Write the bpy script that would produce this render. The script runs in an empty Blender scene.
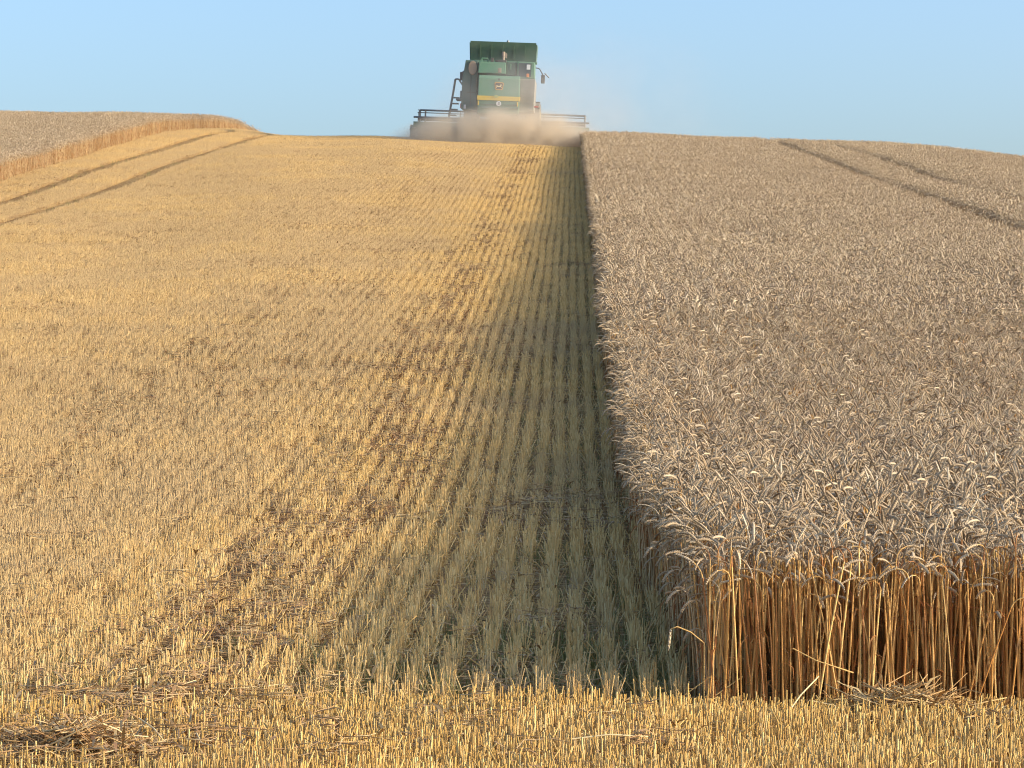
import bpy, bmesh, math, random
import numpy as np
from mathutils import Vector, Matrix

R = math.radians
random.seed(11)
rng = np.random.default_rng(11)
scene = bpy.context.scene
COL = scene.collection

# ------------------------------------------------------------------ camera, sky, sun, exposure
F_PX = 3000.0
HC = 1.46                      # eye above the ground where the cut wheat begins
YAW = 0.0197                   # the drill rows run along +Y, the camera looks a little to the left of them
cam_d = bpy.data.cameras.new("camera")
cam_d.sensor_width = 36.0
cam_d.lens = 36.0 * F_PX / 1024.0
cam_d.clip_start = 0.5
cam_d.clip_end = 20000
cam = bpy.data.objects.new("camera", cam_d)
cam.location = (0, 0, HC)
cam.rotation_euler = (R(90), 0, YAW)
COL.objects.link(cam)
scene.camera = cam

SUN_EL, SUN_AZ = 17.6, 11.0     # sun low on the right, slightly behind the camera
a = R(SUN_AZ)
to_sun = Vector((math.cos(R(SUN_EL)) * math.cos(a), -math.cos(R(SUN_EL)) * math.sin(a), math.sin(R(SUN_EL))))
world = bpy.data.worlds.new("World")
scene.world = world
world.use_nodes = True
wn = world.node_tree
wn.nodes.clear()
sky = wn.nodes.new("ShaderNodeTexSky")
sky.sky_type = 'NISHITA'
sky.sun_disc = False
sky.sun_elevation = R(SUN_EL)
sky.sun_rotation = math.atan2(to_sun.x, to_sun.y)
sky.altitude = 950
sky.air_density = 1.0
sky.dust_density = 7.0
sky.ozone_density = 3.5
bg = wn.nodes.new("ShaderNodeBackground")
bg.inputs[1].default_value = 0.15
wo = wn.nodes.new("ShaderNodeOutputWorld")
wn.links.new(sky.outputs[0], bg.inputs[0])
wn.links.new(bg.outputs[0], wo.inputs[0])

sl = bpy.data.lights.new("sun", 'SUN')
sl.energy = 2.0
sl.angle = R(0.53)
sl.color = (1.0, 0.87, 0.70)
so = bpy.data.objects.new("sun", sl)
so.rotation_euler = (-to_sun).to_track_quat('-Z', 'Y').to_euler()
so.location = to_sun * 50
COL.objects.link(so)

scene.view_settings.view_transform = 'Standard'
scene.view_settings.look = 'None'
scene.view_settings.exposure = 1.18
scene.view_settings.gamma = 1.0
scene.render.engine = 'CYCLES'
cy = scene.cycles
cy.max_bounces = 6
cy.diffuse_bounces = 3
cy.glossy_bounces = 2
cy.transmission_bounces = 3
cy.volume_bounces = 4
cy.volume_step_rate = 1.0
cy.volume_max_steps = 128
cy.use_denoising = True
cy.denoiser = 'OPENIMAGEDENOISE'
cy.denoising_input_passes = 'RGB_ALBEDO_NORMAL'
cy.denoising_prefilter = 'ACCURATE'
cy.filter_width = 1.15
cy.sample_clamp_indirect = 4.0
cy.caustics_reflective = False
cy.caustics_refractive = False

# ------------------------------------------------------------------ terrain
def pchip(xk, yk):
    xk = np.array(xk, float); yk = np.array(yk, float)
    h = np.diff(xk); d = np.diff(yk) / h
    m = np.zeros_like(xk)
    for i in range(1, len(xk) - 1):
        if d[i - 1] * d[i] > 0:
            w1 = 2 * h[i] + h[i - 1]; w2 = h[i] + 2 * h[i - 1]
            m[i] = (w1 + w2) / (w1 / d[i - 1] + w2 / d[i])
    m[0], m[-1] = d[0], d[-1]
    def f(x):
        x = np.clip(np.asarray(x, float), xk[0], xk[-1])
        i = np.clip(np.searchsorted(xk, x) - 1, 0, len(h) - 1)
        t = (x - xk[i]) / h[i]
        return ((1 + 2 * t) * (1 - t) ** 2 * yk[i] + t * (1 - t) ** 2 * h[i] * m[i]
                + t * t * (3 - 2 * t) * yk[i + 1] + t * t * (t - 1) * h[i] * m[i + 1])
    return f

# height of the hillside along the drill rows
PROFILE = [(-3000, -3), (-200, -1.0), (0, -.15), (8, -.10), (11.3, -.06), (13.3, 0), (14.6, .05), (21.4, .31), (30, .93),
           (39.5, 1.97), (55, 3.57), (75, 5.86), (95, 8.26), (115, 10.51), (130, 12.02), (140, 12.84),
           (150, 13.5), (165, 14.1), (190, 14.6), (230, 14.3), (320, 12), (600, 2), (1500, -12), (6000, -30)]
prof = pchip([p[0] for p in PROFILE], [p[1] for p in PROFILE])
# cross fall of the hill: lower on the right, higher on the left
side = pchip([-400, -60, -40, -28, -17, -13, -8, .5, 8, 12, 15, 20.6, 26, 40, 400],
             [.3, -.3, -.8, -.75, -.6, -.1, .05, .42, .8, .92, 1.05, 1.75, 2.6, 3.9, 9])

def ground(x, y):
    x = np.asarray(x, float); y = np.asarray(y, float)
    w = np.clip((y - 35) / 75, 0, 1); w = w * w * (3 - 2 * w)
    wl = np.clip((y - 85) / 80, 0, 1); wl = wl * wl * (3 - 2 * wl)
    k = np.clip((x + 8) / 6, 0, 1); w = w * k + wl * (1 - k)
    bump = (.02 * np.sin(x * 1.1 + y * .13) + .03 * np.sin(x * .31 - y * .21 + 1.7)) * np.clip((y - 15) / 20, 0, 1)
    dip = .24 * np.clip((-x - 6) / 8, 0, 1) * np.exp(-((y - 82) / 34) ** 2)
    return prof(y) - side(x) * w - dip + bump

def gz(x, y):
    return float(ground(x, y))

# ------------------------------------------------------------------ material helpers
def new_mat(name):
    m = bpy.data.materials.new(name)
    m.use_nodes = True
    nt = m.node_tree
    b = nt.nodes['Principled BSDF']
    return m, nt, b

def N(nt, typ, **kw):
    n = nt.nodes.new(typ)
    for k, v in kw.items():
        setattr(n, k, v)
    return n

def ramp(nt, stops):
    n = nt.nodes.new("ShaderNodeValToRGB")
    cr = n.color_ramp
    while len(cr.elements) < len(stops):
        cr.elements.new(.5)
    for e, (p, c) in zip(cr.elements, stops):
        e.position = p
        e.color = (*c, 1)
    return n

def straw_material(name, stops, rough=.6, spec=.3, transl=0.0, tint_a=None, tint_amt=.6):
    """Colour picked per stalk (attribute tone) and pushed per spot of the field (instancer attribute tint)."""
    m, nt, b = new_mat(name)
    at = N(nt, "ShaderNodeAttribute", attribute_name="tone")
    rp = ramp(nt, stops)
    nt.links.new(at.outputs['Fac'], rp.inputs[0])
    out = rp.outputs[0]
    if tint_a is not None:
        it = N(nt, "ShaderNodeAttribute", attribute_name="tint", attribute_type='INSTANCER')
        mul = N(nt, "ShaderNodeMath", operation='MULTIPLY')
        mul.inputs[1].default_value = tint_amt
        nt.links.new(it.outputs['Fac'], mul.inputs[0])
        mx = N(nt, "ShaderNodeMix", data_type='RGBA', blend_type='MIX')
        mx.inputs[7].default_value = (*tint_a, 1)
        nt.links.new(mul.outputs[0], mx.inputs[0])
        nt.links.new(out, mx.inputs[6])
        out = mx.outputs[2]
    nt.links.new(out, b.inputs['Base Color'])
    b.inputs['Roughness'].default_value = rough
    b.inputs['Specular IOR Level'].default_value = spec
    if transl > 0:
        tr = N(nt, "ShaderNodeBsdfTranslucent")
        nt.links.new(out, tr.inputs[0])
        ms = N(nt, "ShaderNodeMixShader")
        ms.inputs[0].default_value = transl
        nt.links.new(b.outputs[0], ms.inputs[1])
        nt.links.new(tr.outputs[0], ms.inputs[2])
        nt.links.new(ms.outputs[0], nt.nodes['Material Output'].inputs[0])
    return m

M_STEM = straw_material("wheat_stem", [(0, (.38, .145, .035)), (.45, (.64, .33, .085)), (1, (.85, .57, .21))], .5, .35, tint_a=(.4, .23, .10), tint_amt=.2)
M_STEM_PALE = straw_material("wheat_stem_pale", [(0, (.36, .19, .08)), (.45, (.55, .36, .16)), (1, (.74, .55, .29))], .55, .3, tint_a=(.36, .25, .14), tint_amt=.4)
M_EAR = straw_material("wheat_ear", [(0, (.37, .26, .15)), (.4, (.555, .415, .25)), (.75, (.685, .535, .34)), (1, (.83, .69, .47))], .7, .15, .18, tint_a=(.44, .32, .20), tint_amt=.6)
M_LEAF = straw_material("dry_leaf", [(0, (.24, .075, .022)), (.5, (.42, .17, .05)), (1, (.60, .36, .14))], .7, .2, .3)
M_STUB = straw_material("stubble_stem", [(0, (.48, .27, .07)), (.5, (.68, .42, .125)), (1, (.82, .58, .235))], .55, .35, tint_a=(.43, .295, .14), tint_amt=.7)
M_LITTER = straw_material("loose_straw", [(0, (.36, .20, .075)), (.5, (.56, .37, .15)), (1, (.78, .60, .31))], .6, .3, tint_a=(.30, .15, .065), tint_amt=.75)
M_WEED = straw_material("green_weed", [(0, (.13, .14, .04)), (.5, (.24, .23, .075)), (1, (.42, .36, .15))], .6, .3, .25)

# soil with chaff and crumbs of straw
M_SOIL, nt, b = new_mat("soil")
tc = N(nt, "ShaderNodeTexCoord")
n1 = N(nt, "ShaderNodeTexNoise"); n1.inputs['Scale'].default_value = 38; n1.inputs['Detail'].default_value = 6
n2 = N(nt, "ShaderNodeTexNoise"); n2.inputs['Scale'].default_value = .6; n2.inputs['Detail'].default_value = 4
for n in (n1, n2):
    nt.links.new(tc.outputs['Object'], n.inputs['Vector'])
r1 = ramp(nt, [(.30, (.14, .085, .04)), (.44, (.28, .18, .08)), (.54, (.42, .285, .12)), (.70, (.58, .42, .19))])
r2 = ramp(nt, [(.35, (.75, .66, .58)), (.65, (1.1, 1.05, .95))])
mx = N(nt, "ShaderNodeMix", data_type='RGBA', blend_type='MULTIPLY'); mx.inputs[0].default_value = 1
nt.links.new(n1.outputs[0], r1.inputs[0]); nt.links.new(n2.outputs[0], r2.inputs[0])
nt.links.new(r1.outputs[0], mx.inputs[6]); nt.links.new(r2.outputs[0], mx.inputs[7])
nt.links.new(mx.outputs[2], b.inputs['Base Color'])
b.inputs['Roughness'].default_value = .95
b.inputs['Specular IOR Level'].default_value = .1
bp = N(nt, "ShaderNodeBump"); bp.inputs['Strength'].default_value = .8; bp.inputs['Distance'].default_value = .03
nt.links.new(n1.outputs[0], bp.inputs['Height']); nt.links.new(bp.outputs[0], b.inputs['Normal'])

# ------------------------------------------------------------------ mesh collector
class MB:
    def __init__(self):
        self.v = []; self.f = []; self.m = []; self.t = []
    def tube(self, pts, radii, sides, mat, tone, cap=True):
        base = len(self.v)
        n = len(pts)
        prev = None
        for i, p in enumerate(pts):
            d = (pts[min(i + 1, n - 1)] - pts[max(i - 1, 0)])
            if d.length < 1e-9: d = Vector((0, 0, 1))
            d.normalize()
            if prev is None:
                ref = Vector((1, 0, 0)) if abs(d.x) < .8 else Vector((0, 1, 0))
                u = d.cross(ref).normalized()
            else:
                u = (prev - d * prev.dot(d))
                u = u.normalized() if u.length > 1e-6 else d.orthogonal().normalized()
            prev = u
            w = d.cross(u)
            for k in range(sides):
                an = 2 * math.pi * k / sides
                self.v.append(p + (u * math.cos(an) + w * math.sin(an)) * radii[i])
                self.t.append(tone)
        for i in range(n - 1):
            for k in range(sides):
                a0 = base + i * sides + k; b0 = base + i * sides + (k + 1) % sides
                self.f.append((a0, b0, b0 + sides, a0 + sides)); self.m.append(mat)
        if cap:
            self.f.append(tuple(base + (n - 1) * sides + k for k in range(sides))); self.m.append(mat)
    def strip(self, pts, widths, side_v, mat, tone):
        base = len(self.v)
        for p, w in zip(pts, widths):
            self.v.append(p - side_v * w); self.v.append(p + side_v * w)
            self.t += [tone, tone]
        for i in range(len(pts) - 1):
            q = base + 2 * i
            self.f.append((q, q + 1, q + 3, q + 2)); self.m.append(mat)
    def spikelet(self, c, axis, outv, ln, wd, mat, tone):
        base = len(self.v)
        s = axis.cross(outv)
        a0 = c - axis * ln * .35; a1 = c + axis * ln * .65 + outv * ln * .22
        mid = c + outv * wd * .5
        self.v += [a0, mid + outv * wd * .6, mid + s * wd * .6, mid - outv * wd * .5, mid - s * wd * .6, a1]
        self.t += [tone] * 6
        q = base
        for i in range(4):
            j = (i + 1) % 4
            self.f.append((q, q + 1 + i, q + 1 + j)); self.m.append(mat)
            self.f.append((q + 5, q + 1 + j, q + 1 + i)); self.m.append(mat)
    def mesh(self, name, mats, smooth=True):
        me = bpy.data.meshes.new(name)
        me.from_pydata([tuple(v) for v in self.v], [], self.f)
        for m in mats: me.materials.append(m)
        me.polygons.foreach_set('material_index', self.m)
        if smooth: me.polygons.foreach_set('use_smooth', [True] * len(self.f))
        at = me.attributes.new("tone", 'FLOAT', 'POINT')
        at.data.foreach_set('value', self.t)
        me.update()
        return me

def link(name, me, parent=None):
    o = bpy.data.objects.new(name, me)
    COL.objects.link(o)
    if parent: o.parent = parent
    return o

def tag(o, label=None, cat=None, group=None, kind=None):
    if label: o['label'] = label
    if cat: o['category'] = cat
    if group: o['group'] = group
    if kind: o['kind'] = kind
    return o

# ------------------------------------------------------------------ ground sheet
ys = np.concatenate([np.array([-3000, -800, -200, -50, -10, 0, 5]), np.arange(8, 40, .5), np.arange(40, 170, 1.0),
                     np.arange(170, 330, 8.0), np.array([400, 600, 1000, 1800, 3500, 6000])])
xs = np.concatenate([np.array([-4000, -1200, -400, -150, -80]), np.arange(-60, 60.1, 1.0), np.array([80, 150, 400, 1200, 4000])])
gx, gy = np.meshgrid(xs, ys)
gzz = ground(gx, gy)
nx, ny = len(xs), len(ys)
verts = np.stack([gx.ravel(), gy.ravel(), gzz.ravel()], 1)
faces = [(j * nx + i, j * nx + i + 1, (j + 1) * nx + i + 1, (j + 1) * nx + i) for j in range(ny - 1) for i in range(nx - 1)]
me = bpy.data.meshes.new("ground")
me.from_pydata(verts.tolist(), [], faces)
me.materials.append(M_SOIL)
me.polygons.foreach_set('use_smooth', [True] * len(faces))
tag(link("ground", me), kind='structure')

# ------------------------------------------------------------------ scatter by geometry nodes
def scatter(name, protos, pos, rot, scl, var, tint):
    """One object: the prototypes instanced on a cloud of points."""
    pc = bpy.data.collections.new(name + "_kinds")          # not linked to the scene
    for i, me in enumerate(protos):
        pc.objects.link(bpy.data.objects.new("%s_kind_%02d" % (name, i), me))
    n = len(pos)
    me = bpy.data.meshes.new(name)
    me.vertices.add(n)
    me.vertices.foreach_set('co', np.asarray(pos, np.float32).ravel())
    for an, ty, dat, key in (("rot", 'FLOAT_VECTOR', rot, 'vector'), ("scl", 'FLOAT_VECTOR', scl, 'vector'),
                             ("vi", 'INT', var, 'value'), ("tint", 'FLOAT', tint, 'value')):
        at = me.attributes.new(an, ty, 'POINT')
        at.data.foreach_set(key, np.asarray(dat, np.int32 if ty == 'INT' else np.float32).ravel())
    me.update()
    o = link(name, me)
    ng = bpy.data.node_groups.new(name + "_scatter", 'GeometryNodeTree')
    ng.interface.new_socket("Geometry", in_out='INPUT', socket_type='NodeSocketGeometry')
    ng.interface.new_socket("Geometry", in_out='OUTPUT', socket_type='NodeSocketGeometry')
    gi = ng.nodes.new("NodeGroupInput"); go = ng.nodes.new("NodeGroupOutput")
    ci = ng.nodes.new("GeometryNodeCollectionInfo")
    ci.inputs[0].default_value = pc
    ci.inputs[1].default_value = True
    ci.inputs[2].default_value = True
    ip = ng.nodes.new("GeometryNodeInstanceOnPoints")
    ip.inputs['Pick Instance'].default_value = True
    def attr(an, ty):
        q = ng.nodes.new("GeometryNodeInputNamedAttribute"); q.data_type = ty
        q.inputs[0].default_value = an
        return q.outputs[0]
    L = ng.links.new
    L(gi.outputs[0], ip.inputs['Points'])
    L(ci.outputs[0], ip.inputs['Instance'])
    L(attr("vi", 'INT'), ip.inputs['Instance Index'])
    L(attr("rot", 'FLOAT_VECTOR'), ip.inputs['Rotation'])
    L(attr("scl", 'FLOAT_VECTOR'), ip.inputs['Scale'])
    L(ip.outputs[0], go.inputs[0])
    md = o.modifiers.new("scatter", 'NODES')
    md.node_group = ng
    return o

# value noise for natural patches
_tab = rng.random((64, 64))
def vnoise(x, y, s):
    x = np.asarray(x) / s + 100; y = np.asarray(y) / s + 100
    xi = np.floor(x).astype(int); yi = np.floor(y).astype(int)
    fx = x - xi; fy = y - yi
    fx = fx * fx * (3 - 2 * fx); fy = fy * fy * (3 - 2 * fy)
    g = lambda i, j: _tab[i % 64, j % 64]
    return (g(xi, yi) * (1 - fx) + g(xi + 1, yi) * fx) * (1 - fy) + (g(xi, yi + 1) * (1 - fx) + g(xi + 1, yi + 1) * fx) * fy

def slope_rot(x, y):
    """pitch and roll that lay a tile on the slope"""
    e = .25
    dzx = (ground(x + e, y) - ground(x - e, y)) / (2 * e)
    dzy = (ground(x, y + e) - ground(x, y - e)) / (2 * e)
    return np.arctan(dzy), -np.arctan(dzx)

# ------------------------------------------------------------------ wheat stalks
def stalk(mb, x, y, h, lod, lean=.11, droop=None, leaf=True, az=None, split=True):
    """a ripe wheat stalk: stem, nodding ear, dry leaf"""
    tone = random.random()
    etone = min(1, max(0, random.gauss(.5, .28)))
    az = random.uniform(0, 2 * math.pi) if az is None else az
    d = Vector((math.cos(az), math.sin(az), 0))
    la = random.uniform(0, 2 * math.pi)
    ld = Vector((math.cos(la), math.sin(la), 0)) * random.uniform(0, lean) * h
    base = Vector((x, y, 0))
    p0 = base; p1 = base + ld * .35 + Vector((0, 0, h * .45)); p2 = base + ld * .9 + Vector((0, 0, h * .86))
    droop = random.choice([random.uniform(.4, 1.2), random.uniform(1.2, 2.0), random.uniform(1.8, 2.8), random.uniform(2.2, 3.0)]) if droop is None else droop
    el = random.uniform(.066, .096)
    pts = [p0, p1, p2]
    ang = math.atan2(ld.length, h)
    steps = 3
    q = p2.copy()
    for i in range(steps):
        an = droop * .75 * (i + .6) / steps
        q = q + (Vector((0, 0, math.cos(an))) + d * math.sin(an)) * (h * .09 / steps + .006)
        pts.append(q.copy())
    rs = [.0032, .003, .0024] + [.002] * steps
    if lod == 0: rs = [r_ * random.uniform(1.1, 1.6) for r_ in rs]
    sides = 4 if lod == 0 else 3
    mb.tube(pts[:3], rs[:3], sides, 0, tone, cap=False)
    mb.tube(pts[2:], rs[2:], sides, 1 if split else 0, etone, cap=False)
    ns = 5
    ep = [q]
    ax = []
    for i in range(ns):
        an = droop * (.75 + .35 * (i + .5) / ns)
        v = Vector((0, 0, math.cos(an))) + d * math.sin(an)
        ax.append(v)
        ep.append(ep[-1] + v * el / ns)
    if lod == 0:
        mb.tube(ep, [.002, .0042, .0045, .0042, .0035, .001], 4, 1, etone, cap=False)
        k = 9
        sidev = d.cross(Vector((0, 0, 1)))
        tw = random.uniform(0, math.pi)
        for i in range(k):
            t = (i + .4) / k * ns
            s_ = min(int(t), ns - 1)
            c = ep[s_].lerp(ep[s_ + 1], t - s_)
            a_ = ax[s_]
            nrm = a_.cross(sidev)
            o1 = (sidev * math.cos(tw) + nrm * math.sin(tw)).normalized()
            tp = 1 - .35 * abs(i / k - .4)
            for sg in (1, -1):
                mb.spikelet(c, a_, o1 * sg, .017 * tp, .0074 * tp, 1, min(1, max(0, etone + random.uniform(-.08, .08))))
    else:
        mb.tube(ep, [.003, .0080, .0072, .0082, .0064, .002], 4, 1, etone, cap=False)
    if leaf:
        for _ in range(random.choice([1, 2, 3, 4]) if leaf is True else 1):
            hz = random.uniform(.08, .8)
            b0 = base + ld * hz + Vector((0, 0, h * hz))
            la2 = random.uniform(0, 2 * math.pi)
            l = Vector((math.cos(la2), math.sin(la2), 0))
            ll = random.uniform(.06, .16)
            sgn = random.uniform(-.2, .6)
            lp = [b0, b0 + l * ll * .35 + Vector((0, 0, ll * .35 * sgn)), b0 + l * ll * .6 - Vector((0, 0, ll * .2)), b0 + l * ll * .65 - Vector((0, 0, ll * .75))]
            mb.strip(lp, [.002, .0042, .0035, .001], l.cross(Vector((random.uniform(-.5, .5), random.uniform(-.5, .5), 1))).normalized(), 2, random.random())

WHEAT_MATS = [M_STEM, M_EAR, M_LEAF]
TW, TL = .45, .5
def wheat_tile(name, lod, dens=37):
    mb = MB()
    for r_ in range(3):
        for i in range(dens):
            x = -TW / 2 + TW * (r_ + .5) / 3 + random.gauss(0, .03)
            y = random.uniform(-TL / 2, TL / 2)
            stalk(mb, x, y, min(.86, max(.52, random.gauss(.735, .055))), lod, leaf=(lod == 0 or random.random() < .6))
    return mb.mesh(name, WHEAT_MATS if lod == 0 else [M_STEM_PALE, M_EAR, M_LEAF])
wheat_near = [wheat_tile("wheat_clump", 0) for _ in range(7)]
wheat_far = [wheat_tile("wheat_clump_simple", 1) for _ in range(6)]

def edge_tile(name):
    mb = MB()
    for i in range(15):
        stalk(mb, random.gauss(0, .03), random.uniform(-TL / 2, TL / 2), min(.8, max(.42, random.gauss(.63, .09))), 0, lean=.15,
              droop=random.uniform(1.3, 2.7), az=math.pi + random.gauss(0, .55), leaf=True)
    return mb.mesh(name, [M_STEM_PALE, M_EAR, M_LEAF])
wheat_edge = [edge_tile("wheat_edge_clump") for _ in range(5)]
EDGE = .53               # left edge of the standing wheat
FRONT = 13.3             # its front, cut across
LEFT_EDGE = -17.3        # the uncut wheat on the left
HEADER_Y = 140.6

def wheat_points(x0, x1, y0, y1):
    nxc = max(1, round((x1 - x0) / TW)); w = (x1 - x0) / nxc
    nyc = max(1, round((y1 - y0) / TL)); l = (y1 - y0) / nyc
    X, Y = np.meshgrid(x0 + (np.arange(nxc) + .5) * w, y0 + (np.arange(nyc) + .5) * l)
    return X.ravel(), Y.ravel(), np.full(X.size, w / TW), np.full(X.size, l / TL)

def crop(name, blocks, label, edge=None):
    A = [np.concatenate(c) for c in zip(*[wheat_points(*b_) for b_ in blocks])]
    X, Y, SX, SY = A
    # leave out what lies far outside the view, plus a margin for a step to the side
    X = X + np.where(np.abs(X - EDGE) < .6, .13 * (vnoise(X * 0 + 3, Y, 1.7) - .5) + .10 * (vnoise(X * 0 + 9, Y, .6) - .5) + .06 * np.exp(-(Y - FRONT) / 4), 0)
    keep = (X < .151 * Y + 4 + .06 * Y) & (X > -.19 * Y - 4 - .06 * Y)
    X, Y, SX, SY = X[keep], Y[keep], SX[keep], SY[keep]
    n = len(X)
    px, py = slope_rot(X, Y)
    flip = rng.integers(0, 2, n) * math.pi
    hv = 1 + .10 * (vnoise(X, Y, 2.2) - .5) + .08 * (vnoise(X, Y, .7) - .5) + .06 * (vnoise(X + 40, Y, 9) - .5)
    Z = ground(X, Y) - .01
    sgn = np.where(flip > 1, -1, 1)
    rot = np.stack([px * sgn, py * sgn, flip], 1)
    scl = np.stack([SX, SY, hv], 1)
    near = Y < 36
    var = np.where(near, rng.integers(0, len(wheat_near), n), len(wheat_near) + rng.integers(0, len(wheat_far), n))
    tint = np.clip(.5 * vnoise(X + 7, Y, 3.0) + .5 * vnoise(X, Y + 13, .9) + rng.normal(0, .12, n), 0, 1)
    pos = np.stack([X, Y, Z], 1)
    if edge is not None:            # ears that hang out over the cut side
        ey = np.arange(FRONT + .32, HEADER_Y, TL * .8); m_ = len(ey)
        ex_ = edge + .03 + .13 * (vnoise(ey * 0 + 3, ey, 1.7) - .5) + .10 * (vnoise(ey * 0 + 9, ey, .6) - .5) + .06 * np.exp(-(ey - FRONT) / 4)
        qx, qy = slope_rot(ex_, ey)
        pos = np.concatenate([pos, np.stack([ex_, ey, ground(ex_, ey) - .01], 1)])
        rot = np.concatenate([rot, np.stack([qx, qy, rng.normal(0, .08, m_)], 1)])
        scl = np.concatenate([scl, np.stack([np.ones(m_), np.ones(m_), rng.uniform(.92, 1.08, m_)], 1)])
        var = np.concatenate([var, len(wheat_near) + len(wheat_far) + rng.integers(0, len(wheat_edge), m_)])
        tint = np.concatenate([tint, rng.uniform(.1, .8, m_)])
    o = scatter(name, wheat_near + wheat_far + wheat_edge, pos, rot, scl, var, tint)
    tag(o, label, 'wheat', kind='stuff')
    return o

crop("standing_wheat", [(EDGE, 2.33, FRONT + .22, 165), (2.33, 8.55, FRONT + .02, 165), (9.2, 10.75, FRONT + .02, 165), (11.32, 40, FRONT + .02, 165),
                        (-7.6, EDGE, HEADER_Y + .7, 165)],
     "tall ripe standing wheat with nodding grey ears right of the dark cut edge", EDGE)
crop("wheat_crop", [(-62, LEFT_EDGE, 40, 178)],
     "uncut wheat on the far left rise with an orange lit edge")

# ------------------------------------------------------------------ front rank stalks, one object each
def stalk_parts(h, lod=0, droop=None, az=None, lean=.05):
    mb = MB(); stalk(mb, 0, 0, h, lod, lean=lean, droop=droop, az=az, leaf=1, split=False)
    out = []
    for mi in range(3):
        sub = MB(); idx = {}
        for f, m in zip(mb.f, mb.m):
            if m != mi: continue
            nf = []
            for v in f:
                if v not in idx:
                    idx[v] = len(sub.v); sub.v.append(mb.v[v]); sub.t.append(mb.t[v])
                nf.append(idx[v])
            sub.f.append(tuple(nf)); sub.m.append(0)
        out.append(sub.mesh(("wheat_stem", "wheat_ear", "dry_leaf")[mi], [WHEAT_MATS[mi]]))
    return out
rank_kinds = [stalk_parts(min(.8, max(.5, random.gauss(.68, .075))), lean=.12) for _ in range(40)]
GROUP_RANK = "wheat stalks in the front rank of the cut face"
def place_stalk(kind, x, y, rz, label, group=None, sc=1.0, tilt=(0, 0)):
    st = link("wheat_stalk", kind[0])
    st.location = (x, y, gz(x, y) - .01); st.rotation_euler = (tilt[0], tilt[1], rz); st.scale = (1, 1, sc)
    tag(st, label, 'wheat stalk', group)
    link("ear", kind[1], st)
    link("leaf", kind[2], st)
    return st
for i in range(150):
    x = EDGE + .08 + 1.7 * (i + random.random()) / 150 + .05 * math.sin(i * .9) + random.gauss(0, .015)
    y = FRONT + random.choice([abs(random.gauss(0, .05)), random.uniform(.03, .2)]) + .01
    place_stalk(random.choice(rank_kinds), x, y, random.uniform(0, 6.28),
                "golden wheat stalk standing in the front rank of the cut wheat face", GROUP_RANK, random.uniform(.92, 1.08),
                (random.gauss(0, .05), random.gauss(0, .055) if random.random() < .88 else random.gauss(0, .2)))

# ------------------------------------------------------------------ stubble
SEG = .6
def stub(mb, x, y, h, lean=.12, mat=0, rad=None):
    az = random.uniform(0, 6.28); l = abs(random.gauss(0, lean))
    top = Vector((x + math.cos(az) * l * h, y + math.sin(az) * l * h, h))
    r_ = rad or random.uniform(.0018, .0030)
    mb.tube([Vector((x, y, -.01)), top], [r_ * 1.1, r_], 4, mat, min(1, max(0, random.gauss(.5, .27))))

def lying(mb, c, ln, tone, mat, up=.12, rad=.002, bend=.15):
    az = random.uniform(0, 6.28)
    d = Vector((math.cos(az), math.sin(az), random.uniform(-up, up)))
    s = Vector((-d.y, d.x, random.uniform(-.3, .6))) * ln * random.uniform(-bend, bend)
    p = [c - d * ln / 2, c + s, c + d * ln / 2]
    for q in p: q.z = max(.004, q.z)
    mb.tube(p, [rad, rad, rad * .9], 4, mat, tone)

M_HEAD = straw_material("headland_stubble", [(0, (.35, .185, .04)), (.5, (.57, .335, .078)), (1, (.77, .54, .20))], .5, .35, tint_a=(.40, .27, .11), tint_amt=.5)
STUB_MATS = [M_STUB, M_LITTER, M_WEED, M_HEAD]
def stubble_row(name, n=52, h=.132, sd=.02, lit=8, sx=.021, mat=0, wide=1.0):
    mb = MB()
    for i in range(n):
        y = -SEG / 2 + SEG * (i + random.random()) / n
        hh = max(.04, random.gauss(h, sd))
        if random.random() < .06: hh *= 1.3
        stub(mb, random.gauss(0, sx), y, hh, .16 if random.random() < .85 else .7, mat, random.uniform(.0018, .0030) * wide)
    for i in range(lit):
        lying(mb, Vector((random.uniform(-.07, .07), random.uniform(-.3, .3), random.uniform(.005, .09))), random.uniform(.05, .2), random.random(), 1)
    for i in range(3):          # dry leaf scraps hanging on the stubs
        b0 = Vector((random.gauss(0, .02), random.uniform(-.3, .3), random.uniform(.04, .12)))
        l = Vector((random.uniform(-1, 1), random.uniform(-1, 1), 0)).normalized(); ll = random.uniform(.03, .09)
        mb.strip([b0, b0 + l * ll * .5 + Vector((0, 0, .01)), b0 + l * ll - Vector((0, 0, ll * .5))], [.002, .004, .001],
                 l.cross(Vector((0, 0, 1))).normalized(), 1, random.random())
    return mb.mesh(name, STUB_MATS)
rows_full = [stubble_row("stubble_row") for _ in range(8)]
rows_flat = [stubble_row("stubble_row_pressed", n=36, h=.095, sd=.035, lit=16) for _ in range(4)]
rows_short = [stubble_row("stubble_row_short", n=64, h=.10, sd=.014, lit=6, sx=.03, mat=3, wide=1.2) for _ in range(6)]
ALLROWS = rows_full + rows_flat + rows_short

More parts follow.
